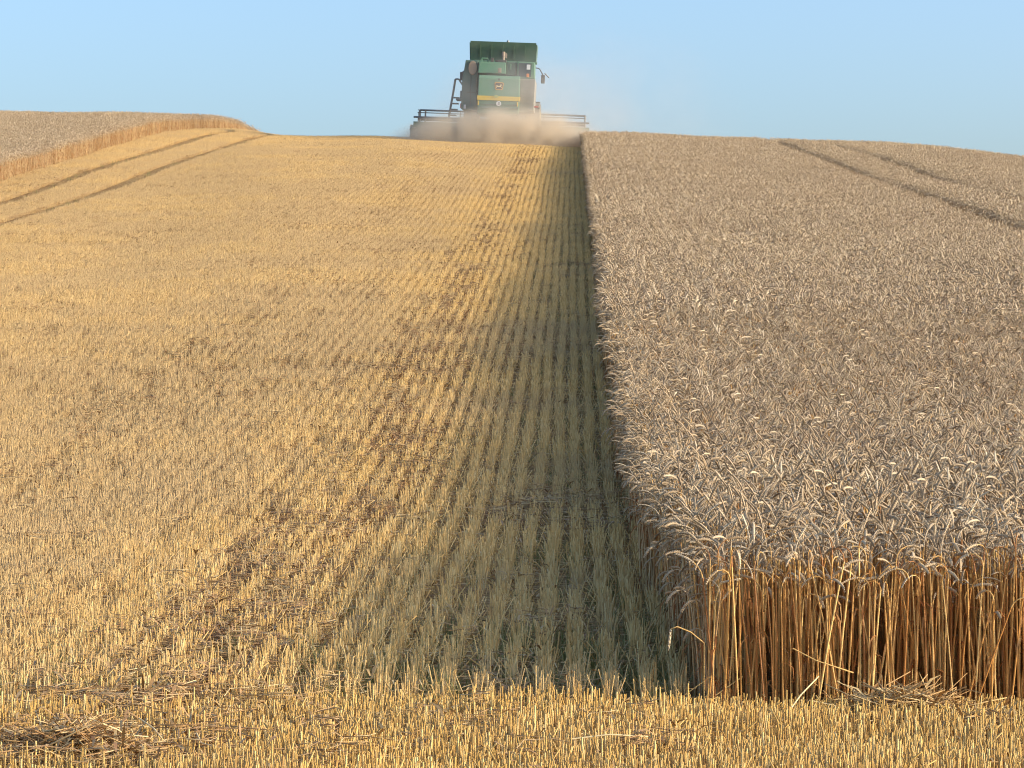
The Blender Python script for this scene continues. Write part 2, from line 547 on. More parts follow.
TRACKS = (-13.35, -15.4)
def stubble_points():
    X = []; Y = []
    k0 = int((LEFT_EDGE + .1) / .15); k1 = int((EDGE - .06) / .15) + 1
    for k in range(k0, k1):
        x = EDGE - .12 - (-k + k1 - 1) * .15 if False else k * .15 + .03
        if any(abs(x - t) < .3 for t in TRACKS): continue
        y0 = FRONT + .05; y1 = 176 if x < -7.6 else HEADER_Y
        yy = np.arange(y0 + SEG / 2, y1, SEG)
        ok = x > -.19 * yy - 3 - .05 * yy
        yy = yy[ok]
        X.append(np.full(len(yy), x)); Y.append(yy)
    return np.concatenate(X), np.concatenate(Y)
X, Y = stubble_points()
X = X + .012 * np.sin(Y * .35 + X * 9) + rng.normal(0, .006, len(X))
n = len(X)
pa, pb = slope_rot(X, Y)
var = rng.integers(0, len(rows_full), n)
# wheel tracks of the harvester in this swath and in the ones before it
def track(x, y, c, w):
    wob = (vnoise(np.full_like(y, c), y, 3.0) - .5) * .5 + (vnoise(np.full_like(y, c * 3), y, .8) - .5) * .3
    return np.abs(x - c - wob) < w
press = np.zeros(n, bool)
for c, w, pr in ((-1.9, .38, .3), (-4.6, .28, .15), (-9.4, .25, .12), (-12.2, .25, .12)):
    press |= track(X, Y, c, w) & (rng.random(n) < pr)
press |= rng.random(n) < .05
press |= (vnoise(X * 1.4 + 31, Y, 1.3) > .92) & (rng.random(n) < .3)
# thin cross lines where the cutting height changed
for yc in (36.0, 47.2, 55.0, 62.5, 66.0, 74.0, 81.0, 88.0, 97.0, 106.0):
    wl = (vnoise(X, np.full_like(X, yc), 1.5) - .5) * .8
    press |= (np.abs(Y - yc - wl) < .42) & (rng.random(n) < .6)
var = np.where(press, len(rows_full) + rng.integers(0, len(rows_flat), n), var)
hv = 1 + .2 * (vnoise(X, Y, 1.7) - .5) + .18 * (vnoise(X + 9, Y, .5) - .5)
flip = rng.integers(0, 2, n) * math.pi; sgn = np.where(flip > 1, -1, 1)
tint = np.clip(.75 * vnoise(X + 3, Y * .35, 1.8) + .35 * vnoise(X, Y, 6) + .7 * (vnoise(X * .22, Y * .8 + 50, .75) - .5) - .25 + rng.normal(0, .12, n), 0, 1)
tint = np.where(press, np.clip(tint + .5, 0, 1), np.clip(tint - .15 + .75 * np.clip((-X - 1.9) / 1.4, 0, 1), 0, 1))  # sunlit left tinted darker, shaded strip paler: light contrast evened out in the colour
P = np.stack([X, Y, ground(X, Y)], 1)
Rr = np.stack([pa * sgn, pb * sgn, flip], 1)
S = np.stack([np.ones(n), np.ones(n), hv], 1)
# headland in front: shorter stubble, rows across
hx = []; hy = []
for k in range(32):
    yy = FRONT - .06 - k * .10
    xx = np.arange(-4.6, 4.4, SEG)
    hx.append(xx + rng.uniform(-.3, .3)); hy.append(np.full(len(xx), yy))
hx = np.concatenate(hx); hy = np.concatenate(hy); m_ = len(hx)
P2 = np.stack([hx, hy + rng.normal(0, .015, m_), ground(hx, hy)], 1)
R2 = np.stack([np.zeros(m_), np.zeros(m_), math.pi / 2 + rng.integers(0, 2, m_) * math.pi + rng.normal(0, .05, m_)], 1)
S2 = np.stack([np.ones(m_), np.ones(m_), 1 + .5 * (vnoise(hx, hy, .6) - .5)], 1)
V2 = len(rows_full) + len(rows_flat) + rng.integers(0, len(rows_short), m_)
T2 = np.clip(.6 * vnoise(hx, hy, .7) - .25 + rng.normal(0, .1, m_), 0, 1)
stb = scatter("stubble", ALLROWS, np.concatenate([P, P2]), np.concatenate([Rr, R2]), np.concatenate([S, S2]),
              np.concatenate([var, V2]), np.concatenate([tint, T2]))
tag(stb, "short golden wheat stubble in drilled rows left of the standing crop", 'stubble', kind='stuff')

# ------------------------------------------------------------------ loose straw and chaff lying on the stubble
def litter_clump(name, n, spread, hmax, lmin=.06, lmax=.28):
    mb = MB()
    for i in range(n):
        r_ = abs(random.gauss(0, spread)); an = random.uniform(0, 6.28)
        z = random.uniform(.01, hmax) * math.exp(-(r_ / spread) ** 2 * .5)
        lying(mb, Vector((r_ * math.cos(an), r_ * math.sin(an), z)), random.uniform(lmin, lmax), random.random() ** 1.3, 1, rad=random.uniform(.0014, .0026), bend=.25)
    for i in range(n // 3):
        b0 = Vector((random.gauss(0, spread), random.gauss(0, spread), random.uniform(.02, hmax)))
        l = Vector((random.uniform(-1, 1), random.uniform(-1, 1), random.uniform(-.3, .3))).normalized(); ll = random.uniform(.04, .14)
        mb.strip([b0, b0 + l * ll * .5 + Vector((0, 0, .015)), b0 + l * ll], [.003, .006, .001], l.cross(Vector((random.uniform(-.6, .6), 0, 1))).normalized(), 1, random.random() * .6)
    return mb.mesh(name, STUB_MATS)
clumps = [litter_clump("litter_clump", 20, .09, .14) for _ in range(6)]
lx = []; ly = []
cnt = 6500
yy = 11.4 + (150 - 11.4) * rng.random(cnt * 3) ** 1.25
xx = -.19 * yy - 2 + (np.minimum(.19 * yy + 2 + EDGE, 400)) * rng.random(cnt * 3)
keepp = (xx > LEFT_EDGE + .2) & (xx < EDGE - .15)
pr = .12 + .7 * (vnoise(xx, yy * .5, 1.6) > .76) + .5 * (np.abs(xx + 1.85) < .5) + .3 * (np.abs(xx + 4.6) < .5)
keepp &= rng.random(len(xx)) < pr
keepp &= ~((yy > HEADER_Y - 3) & (xx > -8))
xx, yy = xx[keepp], yy[keepp]
# a drift of reddish straw along the start of the swath
k = 14
xx = np.concatenate([xx, rng.uniform(-2.4, -1.4, k), rng.uniform(-2.6, .4, 12)])
yy = np.concatenate([yy, rng.normal(13.2, .13, k), rng.uniform(11.3, 13.1, 12)])
# the ragged band of chaff that lies along the right wheel track
kb = 2600
by = 13.6 + 124 * rng.random(kb) ** 1.1
bx = -1.78 + .5 * (vnoise(by * 0 + 2, by, 3.5) - .5) + rng.normal(0, .27, kb)
kk = vnoise(bx * 1.5, by * .6 + 20, .9) > .38
bx, by = bx[kk], by[kk]
n0 = len(xx)
xx = np.concatenate([xx, bx]); yy = np.concatenate([yy, by])
n = len(xx)
lt = np.clip(rng.normal(.45, .3, n), 0, 1); lt[n0:] = np.clip(rng.normal(.85, .2, n - n0), 0, 1)
pa, pb = slope_rot(xx, yy)
lit = scatter("straw_litter", clumps, np.stack([xx, yy, ground(xx, yy) + .03], 1), np.stack([pa * 0, pb * 0, rng.uniform(0, 6.28, n)], 1),
              np.stack([rng.uniform(.6, 1.3, n)] * 2 + [rng.uniform(.5, 1.0, n)], 1), rng.integers(0, len(clumps), n),
              lt)
tag(lit, "scattered brown chaff and loose straw lying over the stubble rows", 'straw', kind='stuff')

# ------------------------------------------------------------------ green weeds in the bottom of the swath
def weed_tuft(name):
    mb = MB()
    for i in range(14):
        az = random.uniform(0, 6.28); d = Vector((math.cos(az), math.sin(az), 0)); h = random.uniform(.05, .15); o_ = random.uniform(.02, .09)
        b0 = Vector((random.gauss(0, .035), random.gauss(0, .05), 0))
        mb.strip([b0, b0 + d * o_ * .3 + Vector((0, 0, h * .6)), b0 + d * o_ + Vector((0, 0, h))], [.0025, .0025, .0006], d.cross(Vector((0, 0, 1))), 2, random.random())
    return mb.mesh(name, STUB_MATS)
tufts = [weed_tuft("weed_tuft") for _ in range(6)]
k = 1200
wy = np.concatenate([FRONT + .05 + np.abs(rng.normal(0, 1.6, 260)), 13.4 + 125 * rng.random(k) ** 1.4])
wx = np.concatenate([rng.uniform(-2.6, EDGE, 260), EDGE - np.abs(rng.normal(0, .75, k))])
wy = np.concatenate([wy, 40 + 130 * rng.random(130)]); wx = np.concatenate([wx, rng.choice(TRACKS, 130) + rng.normal(0, .09, 130)])
n = len(wx)
wd = scatter("weed_grass", tufts, np.stack([wx, wy, ground(wx, wy) - .005], 1), np.stack([np.zeros(n), np.zeros(n), rng.uniform(0, 6.28, n)], 1),
             np.stack([rng.uniform(.7, 1.3, n)] * 2 + [rng.uniform(.5, 1.2, n)], 1), rng.integers(0, len(tufts), n), rng.random(n))
tag(wd, "low grey green weeds and grass between the shaded stubble rows", 'weeds', kind='stuff')

# ------------------------------------------------------------------ straw heaps, fallen and bent stalks
def heap(x, y, n, sx, sy, h, label, lmax=.4, dark=1.3):
    mb = MB()
    for i in range(n):
        u, v = max(-.95, min(.95, random.gauss(0, .42))), max(-.95, min(.95, random.gauss(0, .42)))
        z = h * math.exp(-(u * u + v * v) * 1.6) * random.random() ** .6 + .012
        lying(mb, Vector((u * sx, v * sy, z)), random.uniform(.08, lmax), random.random() ** dark, 0, up=.55, rad=random.uniform(.0016, .0032), bend=.45)
    for i in range(n // 2):
        u, v = max(-.95, min(.95, random.gauss(0, .42))), max(-.95, min(.95, random.gauss(0, .42)))
        z = h * math.exp(-(u * u + v * v) * 1.6) * random.random() + .01
        b0 = Vector((u * sx, v * sy, z))
        l = Vector((random.uniform(-1, 1), random.uniform(-1, 1), random.uniform(-.4, .4))).normalized(); ll = random.uniform(.05, .2)
        mb.strip([b0, b0 + l * ll * .5 + Vector((0, 0, .02)), b0 + l * ll], [.003, .007, .001], l.cross(Vector((random.uniform(-.6, .6), 0, 1))).normalized(), 0, random.random() * .7)
    o = link("straw_pile", mb.mesh("straw_pile", [M_LITTER]))
    o.location = (x, y, gz(x, y))
    tag(o, label, 'straw pile', 'straw piles on the headland stubble')
    return o
def at_px(px, Yd):
    return (px - 571) / F_PX * Yd
heap(at_px(70, 11.75), 11.75, 460, .5, .28, .17, "dark brown tangled straw pile on the headland at the bottom left corner", .3, 2.6)
heap(at_px(905, 13.1), 13.1, 420, .36, .14, .13, "low straw pile of broken stalks lying at the foot of the cut wheat", .35, 1.3)
heap(at_px(985, 12.7), 12.7, 160, .25, .2, .07, "flat grey straw pile near the right end of the headland", .2, 1.6)
heap(at_px(150, 13.2), 13.2, 210, .38, .10, .07, "low reddish straw pile where the headland meets the stubble rows", .3, 1.6)

def bent(x, y, pts, rad, ear_droop, label, name="wheat_stalk"):
    mb = MB()
    P_ = [Vector(p) for p in pts]
    mb.tube(P_, [rad] * len(P_), 5, 0, .75)
    o = link(name, mb.mesh("bent_stem", [M_STEM])); o.location = (x, y, gz(x, y))
    tag(o, label, 'wheat stalk')
    if ear_droop is not None:
        eb = MB()
        d = Vector(ear_droop).normalized(); q = P_[-1]; sv = d.orthogonal().normalized(); tv = d.cross(sv)
        eb.tube([q, q + d * .03, q + d * .06, q + d * .095], [.002, .0055, .005, .001], 4, 0, .9, cap=False)
        for i in range(9):
            for sg in (1, -1):
                eb.spikelet(q + d * (.006 + .0095 * i), d, (sv if i % 2 else tv) * sg, .016, .007, 0, .8)
        link("ear", eb.mesh("drooping_ear", [M_EAR]), o)
    return o
bent(EDGE + .06, FRONT + .03, [(0, 0, 0), (.0, -.01, .2), (.0, -.01, .31), (-.06, -.03, .36), (-.12, -.04, .385), (-.15, -.05, .375)], .0028, (-.1, 0, -1),
     "broken wheat stalk bending out left of the cut corner with its ear hanging down")
bent(EDGE + .1, FRONT + .02, [(0, 0, 0), (.0, -.01, .3), (.01, -.02, .5), (.03, -.03, .58)], .0030, (1, -.1, .2),
     "wheat stalk at the left corner of the cut face with its ear pointing right")
bent(at_px(838, 13.2), 13.2, [(-.2, .02, .30), (-.1, -.02, .25), (.06, -.05, .20)], .0028, None,
     "snapped pale stalk hanging slantwise across the middle of the cut face")
def straw(px, Yd, ln, az, label, tilt=.05):
    mb = MB()
    d = Vector((math.cos(az), math.sin(az), tilt))
    mb.tube([-d * ln / 2, Vector((0, .006, .012)), d * ln / 2], [.0032, .0034, .0028], 5, 0, .97)
    o = link("loose_straw", mb.mesh("loose_straw", [M_LITTER]))
    x = at_px(px, Yd); o.location = (x, Yd, gz(x, Yd) + .125)
    tag(o, label, 'straw', 'loose straws on the headland stubble')
straw(152, 11.9, .26, -1.0, "long pale loose straw lying beside the dark straw pile", -.3)
straw(610, 11.75, .30, .12, "pale loose straw lying level on the headland below the dark swath", .02)
straw(800, 12.9, .28, .9, "pale loose straw leaning against the foot of the cut wheat", .6)

# ------------------------------------------------------------------ combine harvester
def paint(name, col, dust=.35, rough=.45, metal=0.0):
    m, nt, b = new_mat(name)
    tc = N(nt, "ShaderNodeTexCoord")
    nz = N(nt, "ShaderNodeTexNoise"); nz.inputs['Scale'].default_value = 2.2; nz.inputs['Detail'].default_value = 8
    nt.links.new(tc.outputs['Object'], nz.inputs['Vector'])
    rp = ramp(nt, [(.25, (.45, .45, .45)), (.8, (1, 1, 1))])
    nt.links.new(nz.outputs[0], rp.inputs[0])
    ml = N(nt, "ShaderNodeMath", operation='MULTIPLY'); ml.inputs[1].default_value = dust
    nt.links.new(rp.outputs[0], ml.inputs[0])
    mx = N(nt, "ShaderNodeMix", data_type='RGBA')
    mx.inputs[6].default_value = (*col, 1); mx.inputs[7].default_value = (.33, .29, .22, 1)
    nt.links.new(ml.outputs[0], mx.inputs[0]); nt.links.new(mx.outputs[2], b.inputs['Base Color'])
    b.inputs['Roughness'].default_value = rough; b.inputs['Metallic'].default_value = metal
    return m
GREEN = paint("green_paint", (.055, .22, .11), .34)
DGREEN = paint("dark_green_paint", (.022, .105, .060), .28)
TEAL = paint("blue_green_panel", (.030, .105, .085), .32)
YELLOW = paint("yellow_paint", (.75, .50, .02), .2)
DUSTY = paint("dusty_panel", (.10, .11, .085), .9, .8)
BLACK = paint("black_plastic", (.018, .018, .02), .3, .6)
GREY = paint("grey_steel", (.16, .18, .19), .35, .5, .4)
RUBBER = paint("tyre_rubber", (.02, .02, .02), .6, .9)
WHITE = paint("white_plate", (.75, .75, .72), .1)
RED = paint("red_lamp", (.45, .03, .02), .2, .3)
ORANGE = paint("orange_lamp", (.75, .22, .03), .15, .3)
SCREEN = paint("dusty_screen", (.28, .19, .13), .7, .9)
GLASS, nt, b = new_mat("tinted_glass")
b.inputs['Base Color'].default_value = (.03, .06, .07, 1); b.inputs['Roughness'].default_value = .12

ZUP = 0.0
class BM:
    def __init__(self): self.b = bmesh.new()
    def box(self, x0, x1, y0, y1, z0, z1, taper=None):
        vs = []
        for z in (z0, z1):
            for y in (y0, y1):
                for x in (x0, x1):
                    vs.append([x, y, z])
        if taper:                           # (dx0,dx1,dy0,dy1) move of the top edge
            for v in vs[4:]:
                v[0] += taper[0] if v[0] == x0 else taper[1]
                v[1] += taper[2] if v[1] == y0 else taper[3]
        q = [self.b.verts.new(v) for v in vs]
        for f in ((0, 2, 3, 1), (4, 5, 7, 6), (0, 1, 5, 4), (2, 6, 7, 3), (0, 4, 6, 2), (1, 3, 7, 5)):
            self.b.faces.new([q[i] for i in f])
        return self
    def prism_x(self, poly, x0, x1):        # poly of (y, z)
        p = [self.b.verts.new((x0, y, z)) for y, z in poly]; q = [self.b.verts.new((x1, y, z)) for y, z in poly]
        n = len(poly)
        self.b.faces.new(p); self.b.faces.new(q[::-1])
        for i in range(n): self.b.faces.new((p[i], q[i], q[(i + 1) % n], p[(i + 1) % n]))
        return self
    def prism_y(self, poly, y0, y1):        # poly of (x, z)
        p = [self.b.verts.new((x, y0, z)) for x, z in poly]; q = [self.b.verts.new((x, y1, z)) for x, z in poly]
        n = len(poly)
        self.b.faces.new(p); self.b.faces.new(q[::-1])
        for i in range(n): self.b.faces.new((p[i], q[i], q[(i + 1) % n], p[(i + 1) % n]))
        return self
    def tube(self, p0, p1, r0, r1=None, n=10):
        p0 = Vector(p0); p1 = Vector(p1); d = (p1 - p0).normalized(); u = d.orthogonal().normalized(); w = d.cross(u); r1 = r0 if r1 is None else r1
        a_ = [self.b.verts.new(p0 + (u * math.cos(2 * math.pi * k / n) + w * math.sin(2 * math.pi * k / n)) * r0) for k in range(n)]
        c_ = [self.b.verts.new(p1 + (u * math.cos(2 * math.pi * k / n) + w * math.sin(2 * math.pi * k / n)) * r1) for k in range(n)]
        self.b.faces.new(a_[::-1]); self.b.faces.new(c_)
        for k in range(n): self.b.faces.new((a_[k], a_[(k + 1) % n], c_[(k + 1) % n], c_[k]))
        return self
    def path(self, pts, r, n=8):
        for p, q in zip(pts[:-1], pts[1:]): self.tube(p, q, r, n=n)
        return self
    def lathe_x(self, prof_, cx, cy_, cz, n=28):   # profile of (x, r) revolved about the X axis
        rings = []
        for x, r_ in prof_:
            rings.append([self.b.verts.new((cx + x, cy_ + r_ * math.cos(2 * math.pi * k / n), cz + r_ * math.sin(2 * math.pi * k / n))) for k in range(n)])
        for A, B in zip(rings[:-1], rings[1:]):
            for k in range(n): self.b.faces.new((A[k], A[(k + 1) % n], B[(k + 1) % n], B[k]))
        self.b.faces.new(rings[0][::-1]); self.b.faces.new(rings[-1])
        return self
    def done(self, name, mat, parent, bevel=0.0):
        bmesh.ops.recalc_face_normals(self.b, faces=self.b.faces)
        if bevel:
            bmesh.ops.bevel(self.b, geom=list(self.b.edges), offset=bevel, segments=2, affect='EDGES', profile=.6)
        if ZUP: bmesh.ops.translate(self.b, vec=(0, 0, ZUP), verts=self.b.verts)
        me = bpy.data.meshes.new(name); self.b.to_mesh(me); self.b.free()
        me.materials.append(mat)
        return link(name, me, parent)

CX, CY = -3.22, 132.6
ch = bpy.data.objects.new("combine_harvester", None)
COL.objects.link(ch)
ch.location = (CX, CY, gz(CX, CY) + .02)
ch.rotation_euler = (R(3.5), R(2.2), 0)
tag(ch, "green combine harvester with a yellow stripe driving over the crest in its dust", 'combine harvester')

ZUP = .40                       # ground clearance of everything carried by the wheels
# body
BM().prism_x([(1.0, .95), (6.2, .95), (6.2, 2.2), (5.2, 3.3), (1.4, 3.3), (1.0, 3.0)], -1.02, .78).done("body", GREEN, ch, .03)
sp = BM().prism_y([(-1.74, 1.15), (-1.05, 1.05), (-1.05, 3.32), (-1.6, 3.32), (-1.73, 2.4)], .75, 5.0).done("side_panel", TEAL, ch, .03)
BM().tube((-1.34, .745, 1.3), (-1.34, .745, 3.0), .012).tube((-1.5, .74, 1.9), (-1.1, .74, 1.9), .012).done("panel_seam", BLACK, sp)
rs_ = BM()
prf = []
for k in range(20):
    an = 2 * math.pi * k / 20
    prf.append((-1.28 + .19 * math.cos(an), 2.98 + .31 * math.sin(an)))
rs_.prism_y(prf, .66, .78).done("radiator_screen", SCREEN, sp, .015)
sp2 = BM().prism_y([(.82, 1.05), (1.5, 1.15), (1.52, 2.57), (.82, 2.57)], .45, 5.0).done("side_panel", DUSTY, ch, .03)
sp2['label'] = "dust coated grey side panel"
v = BM()
for i in range(7):
    v.box(.9, 1.42, .425, .47, 1.5 + i * .14, 1.57 + i * .14)
v.done("louvre", DUSTY, sp2)
# rear hood with stripe, emblem and plate
rh = BM().prism_x([(0.0, 1.88), (.05, 1.86), (1.2, 1.86), (1.2, 2.8), (.28, 2.8), (.12, 2.68)], -1.06, .77).done("rear_hood", GREEN, ch, .035)
BM().prism_x([(-.012, 1.69), (-.012, 1.885), (1.1, 1.885), (1.1, 1.69)], -1.09, .80).done("stripe", YELLOW, rh, .008)
lh = BM().prism_x([(.1, 1.12), (1.1, 1.12), (1.1, 1.688), (.02, 1.688)], -1.06, .77).done("chopper_hood", GREEN, ch, .03)
BM().box(-1.04, .75, .0, .06, 1.33, 1.42).done("chopper_rib", DGREEN, lh, .012)
for x in (-1.03, .70):
    BM().box(x - .03, x + .03, .005, .03, 1.46, 1.66).done("reflector", YELLOW, lh, .006)
BM().prism_y([(-.13 + .11 * math.cos(t * math.pi / 8), 1.56 + .11 * math.sin(t * math.pi / 8)) for t in range(16)], -.01, .03).done("plate", WHITE, lh)
mk = BM()                                  # the small dark figure on the plate
mk.box(-.16, -.085, -.018, -.0125, 1.60, 1.618).box(-.103, -.085, -.018, -.0125, 1.562, 1.5985).box(-.16, -.085, -.018, -.0125, 1.545, 1.5605).box(-.16, -.142, -.018, -.0125, 1.51, 1.5435).box(-.1415, -.085, -.018, -.0125, 1.51, 1.526)
mk.done("plate_figure", BLACK, lh)
BM().prism_y([(-.25 + .11 * math.cos(t * math.pi / 8), 1.87 + .055 * math.sin(t * math.pi / 8)) for t in range(16)], -.035, -.014).done("badge", paint("pale_badge", (.45, .45, .10), .2), rh)
for o_ in (rh, lh): o_.location = (.08, 0, -.14)
# emblem: rounded shield with a leaping stag
def shield(w, h):
    return [(-w, h * .75), (-w * .8, h), (w * .8, h), (w, h * .75), (w * .86, -h * .7), (w * .6, -h), (-w * .6, -h), (-w * .86, -h * .7)]
ec = Vector((-.14, 0, 2.33))
# the hood face leans forward a little: put the emblem just proud of it
slope_y = lambda z: (.12 - .0) * (z - 1.88) / (2.68 - 1.88)
def on_hood(poly, off, thick):
    b_ = BM()
    p = [b_.b.verts.new((ec.x + x, slope_y(ec.z + z) - off - thick, ec.z + z)) for x, z in poly]
    q = [b_.b.verts.new((ec.x + x, slope_y(ec.z + z) - off, ec.z + z)) for x, z in poly]
    n = len(poly); b_.b.faces.new(p); b_.b.faces.new(q[::-1])
    for i in range(n): b_.b.faces.new((p[i], q[i], q[(i + 1) % n], p[(i + 1) % n]))
    return b_
em = on_hood(shield(.205, .17), .004, .012).done("emblem", paint("emblem_gold", (.62, .30, .03), .15), rh)
on_hood(shield(.165, .135), .0175, .006).done("emblem_field", paint("emblem_dark", (.05, .035, .02), .05), em)
stag = [(-.14, .03), (-.10, .045), (-.02, .02), (.05, .035), (.075, .085), (.055, .125), (.08, .105), (.10, .12), (.095, .085), (.135, .065), (.105, .045),
        (.09, .0), (.135, -.045), (.12, -.06), (.06, -.025), (-.03, -.03), (-.085, -.02), (-.12, -.085), (-.14, -.08), (-.115, -.01)]
on_hood([(x * .95, z * .95 - .012) for x, z in stag], .025, .005).done("emblem_stag", paint("emblem_pale", (.80, .60, .30), .05), em)
BM().box(-.98, .69, -.004, .02, 1.5, 1.52).done("panel_seam", BLACK, lh)
BM().tube((-.15, .06, 2.62), (-.15, .0, 2.62), .05).done("hood_latch", BLACK, rh)
BM().path([(-1.03, .62, 1.9), (-1.1, .6, 2.3), (-1.06, .6, 2.75)], .022).path([(.8, .5, 1.6), (.83, .4, 2.0), (.8, .42, 2.55)], .02).done("hydraulic_hose", BLACK, ch)
# engine deck
eh = BM().box(-1.03, .22, .5, 2.3, 2.75, 3.26, (.02, -.02, .08, 0)).done("engine_hood", GREEN, ch, .04)
dk = BM().box(.23, .66, .62, 2.2, 2.7, 3.3).done("engine_cover", DGREEN, ch, .03)
BM().box(.37, .44, .58, .63, 2.95, 3.2).done("handle", GREEN, dk, .01)
BM().box(-.14, .0, .3, .44, 2.78, 3.0).done("rear_lamp", SCREEN, eh, .02)
BM().path([(-.9, .9, 3.24), (-.9, .9, 3.42), (-.62, .9, 3.42), (-.62, .9, 3.24)], .035).done("hand_rail", GREEN, eh)
BM().box(-.5, -.36, .8, 1.0, 3.26, 3.46).box(-.3, .2, .9, 1.3, 3.26, 3.38).box(-.2, .1, .85, .9, 3.27, 3.34).done("air_cleaner", BLACK, eh, .015)
BM().tube((.06, 1.0, 3.3), (.06, 1.0, 3.72), .06).tube((.06, 1.0, 3.55), (.06, 1.0, 3.75), .075).done("exhaust_pipe", SCREEN, ch)
# right rear: cover with window, lamp and plate
rw = BM().box(.7, 1.5, .5, 2.4, 2.58, 3.32, (0, -.04, .05, 0)).done("side_cover", GREEN, ch, .03)
BM().box(.78, 1.33, .49, .53, 2.66, 3.26).done("cover_window", GLASS, rw, .01)
BM().box(1.12, 1.28, .465, .488, 2.98, 3.2).done("notice_plate", WHITE, rw, .004)
BM().box(1.12, 1.24, .44, .488, 2.64, 2.8).done("indicator_lamp", ORANGE, rw, .015)
# grain tank and its raised extension
gt = BM().box(-1.45, 1.45, 2.0, 4.9, 2.7, 3.5).done("grain_tank", DGREEN, ch, .04)
ex = BM()
ex.box(-1.42, 1.45, 1.8, 1.86, 3.34, 4.22, (-.04, .04, -.12, -.12))
ex.box(-1.42, 1.45, 4.9, 4.96, 3.46, 4.15, (-.04, .04, .12, .12))
ex.box(-1.46, -1.40, 1.87, 4.89, 3.4, 4.16, (-.04, -.04, 0, 0))
ex.box(1.43, 1.49, 1.87, 4.89, 3.4, 4.16, (.04, .04, 0, 0))
exo = ex.done("tank_extension", DGREEN, gt)
rb = BM()
for x in (-1.0, -.5, 0, .5, 1.0): rb.box(x - .02, x + .02, 1.70, 1.765, 3.5, 4.1, (0, 0, -.1, -.1))
rb.done("tank_rib", DGREEN, gt)
BM().tube((.22, 1.75, 4.2), (.22, 1.75, 4.3), .07, .05).done("beacon", GREY, gt)
BM().box(.1, .2, 1.60, 1.66, 3.5, 3.72).done("work_lamp", SCREEN, gt, .015)
BM().box(-1.52, 1.56, 1.5, 1.9, 3.28, 3.36).done("tank_sill", GREEN, gt, .02)
# unloading auger folded along the left
BM().tube((-1.3, 5.0, 3.25), (-1.36, 1.6, 3.2), .14, n=16).done("unloading_auger", GREEN, ch)
# cab
cb = BM().prism_x([(5.25, 1.8), (6.9, 1.8), (7.1, 2.6), (6.95, 3.5), (5.3, 3.5)], -.85, .85).done("cab", GLASS, ch, .03)
BM().prism_x([(5.1, 3.52), (7.3, 3.52), (7.2, 3.72), (5.2, 3.75)], -.95, .95).done("roof", GREEN, cb, .04)
# mirrors
def mirror(sx):
    mx_ = sx * 1.78 - (.2 if sx < 0 else 0)
    m_ = BM().box(mx_ - .09, mx_ + .09, 6.5, 6.56, 2.62, 3.02).done("mirror", BLACK, ch, .025)
    BM().path([(sx * .9, 6.6, 3.45), (sx * 1.6, 6.62, 3.3), (mx_, 6.58, 3.0)], .025).done("mirror_arm", BLACK, m_)
    if sx > 0:
        BM().tube((1.85, 6.58, 3.1), (2.06, 6.6, 2.9), .03).done("work_lamp", GREY, m_)
mirror(-1); mirror(1)
# access ladder on the left
ld = BM().path([(-2.47, 5.2, .9), (-2.31, 5.2, 2.0), (-2.23, 5.2, 2.62), (-2.07, 5.2, 2.64), (-1.76, 5.2, 2.2), (-1.78, 5.2, 1.7)], .04)
ld.path([(-2.47, 5.75, .9), (-2.31, 5.75, 2.0), (-2.23, 5.75, 2.62)], .035)
ldo = ld.done("ladder", GREY, ch)
st_ = BM()
for i, z in enumerate((.95, 1.22, 1.49, 1.76)):
    xo = -2.45 + .145 * (z - .9)
    st_.box(xo - .02, xo + .32, 5.1, 5.85, z, z + .05)
st_.done("step", GREY, ldo)
BM().box(-2.15, -1.3, 4.9, 6.4, 1.66, 1.74).done("platform", GREY, ch, .01)
BM().box(-1.96, -1.74, 4.8, 4.9, 1.74, 2.1).done("tool_box", BLACK, ch, .02)
# lamps at the tail
BM().box(-1.78, -1.62, .78, .9, 1.18, 1.40).done("tail_light", RED, ch, .02)
BM().box(-1.62, -1.52, .70, .78, 1.16, 1.34).done("marker_plate", WHITE, ch, .01)
BM().box(1.5, 1.7, .8, .88, 1.32, 1.40).done("tail_light", RED, ch, .015)
ZUP = 0.0
# wheels
def wheel(x, y, r_, w):
    t_ = BM().lathe_x([(-w / 2, r_ * .62), (-w / 2, r_ * .88), (-w * .4, r_ * .98), (0, r_), (w * .4, r_ * .98), (w / 2, r_ * .88), (w / 2, r_ * .62)], x, y, r_).done("wheel", RUBBER, ch)
    BM().lathe_x([(-w / 2 - .012, r_ * .25), (-w / 2 - .012, r_ * .6), (w / 2 + .012, r_ * .6), (w / 2 + .012, r_ * .25)], x, y, r_).done("rim", YELLOW, t_)
    lg = BM()
    for k in range(20):
        an = 2 * math.pi * k / 20
        cyy, czz = y + r_ * 1.0 * math.cos(an), r_ + r_ * 1.0 * math.sin(an)
        sx = w * .22 * (1 if k % 2 else -1)
        lg.tube((x + sx - w * .22, cyy, czz), (x + sx + w * .22, y + r_ * math.cos(an + .12), r_ + r_ * math.sin(an + .12)), .035, n=6)
    lg.done("tread", RUBBER, t_)
wheel(-1.4, 5.3, 1.05, .7); wheel(1.4, 5.3, 1.05, .7); wheel(-1.2, 1.5, .62, .45); wheel(1.2, 1.5, .62, .45)
BM().tube((-1.1, 5.3, 1.05), (1.1, 5.3, 1.05), .14).done("axle", BLACK, ch)
BM().tube((-1.0, 1.5, .62), (1.0, 1.5, .62), .10).done("axle", BLACK, ch)
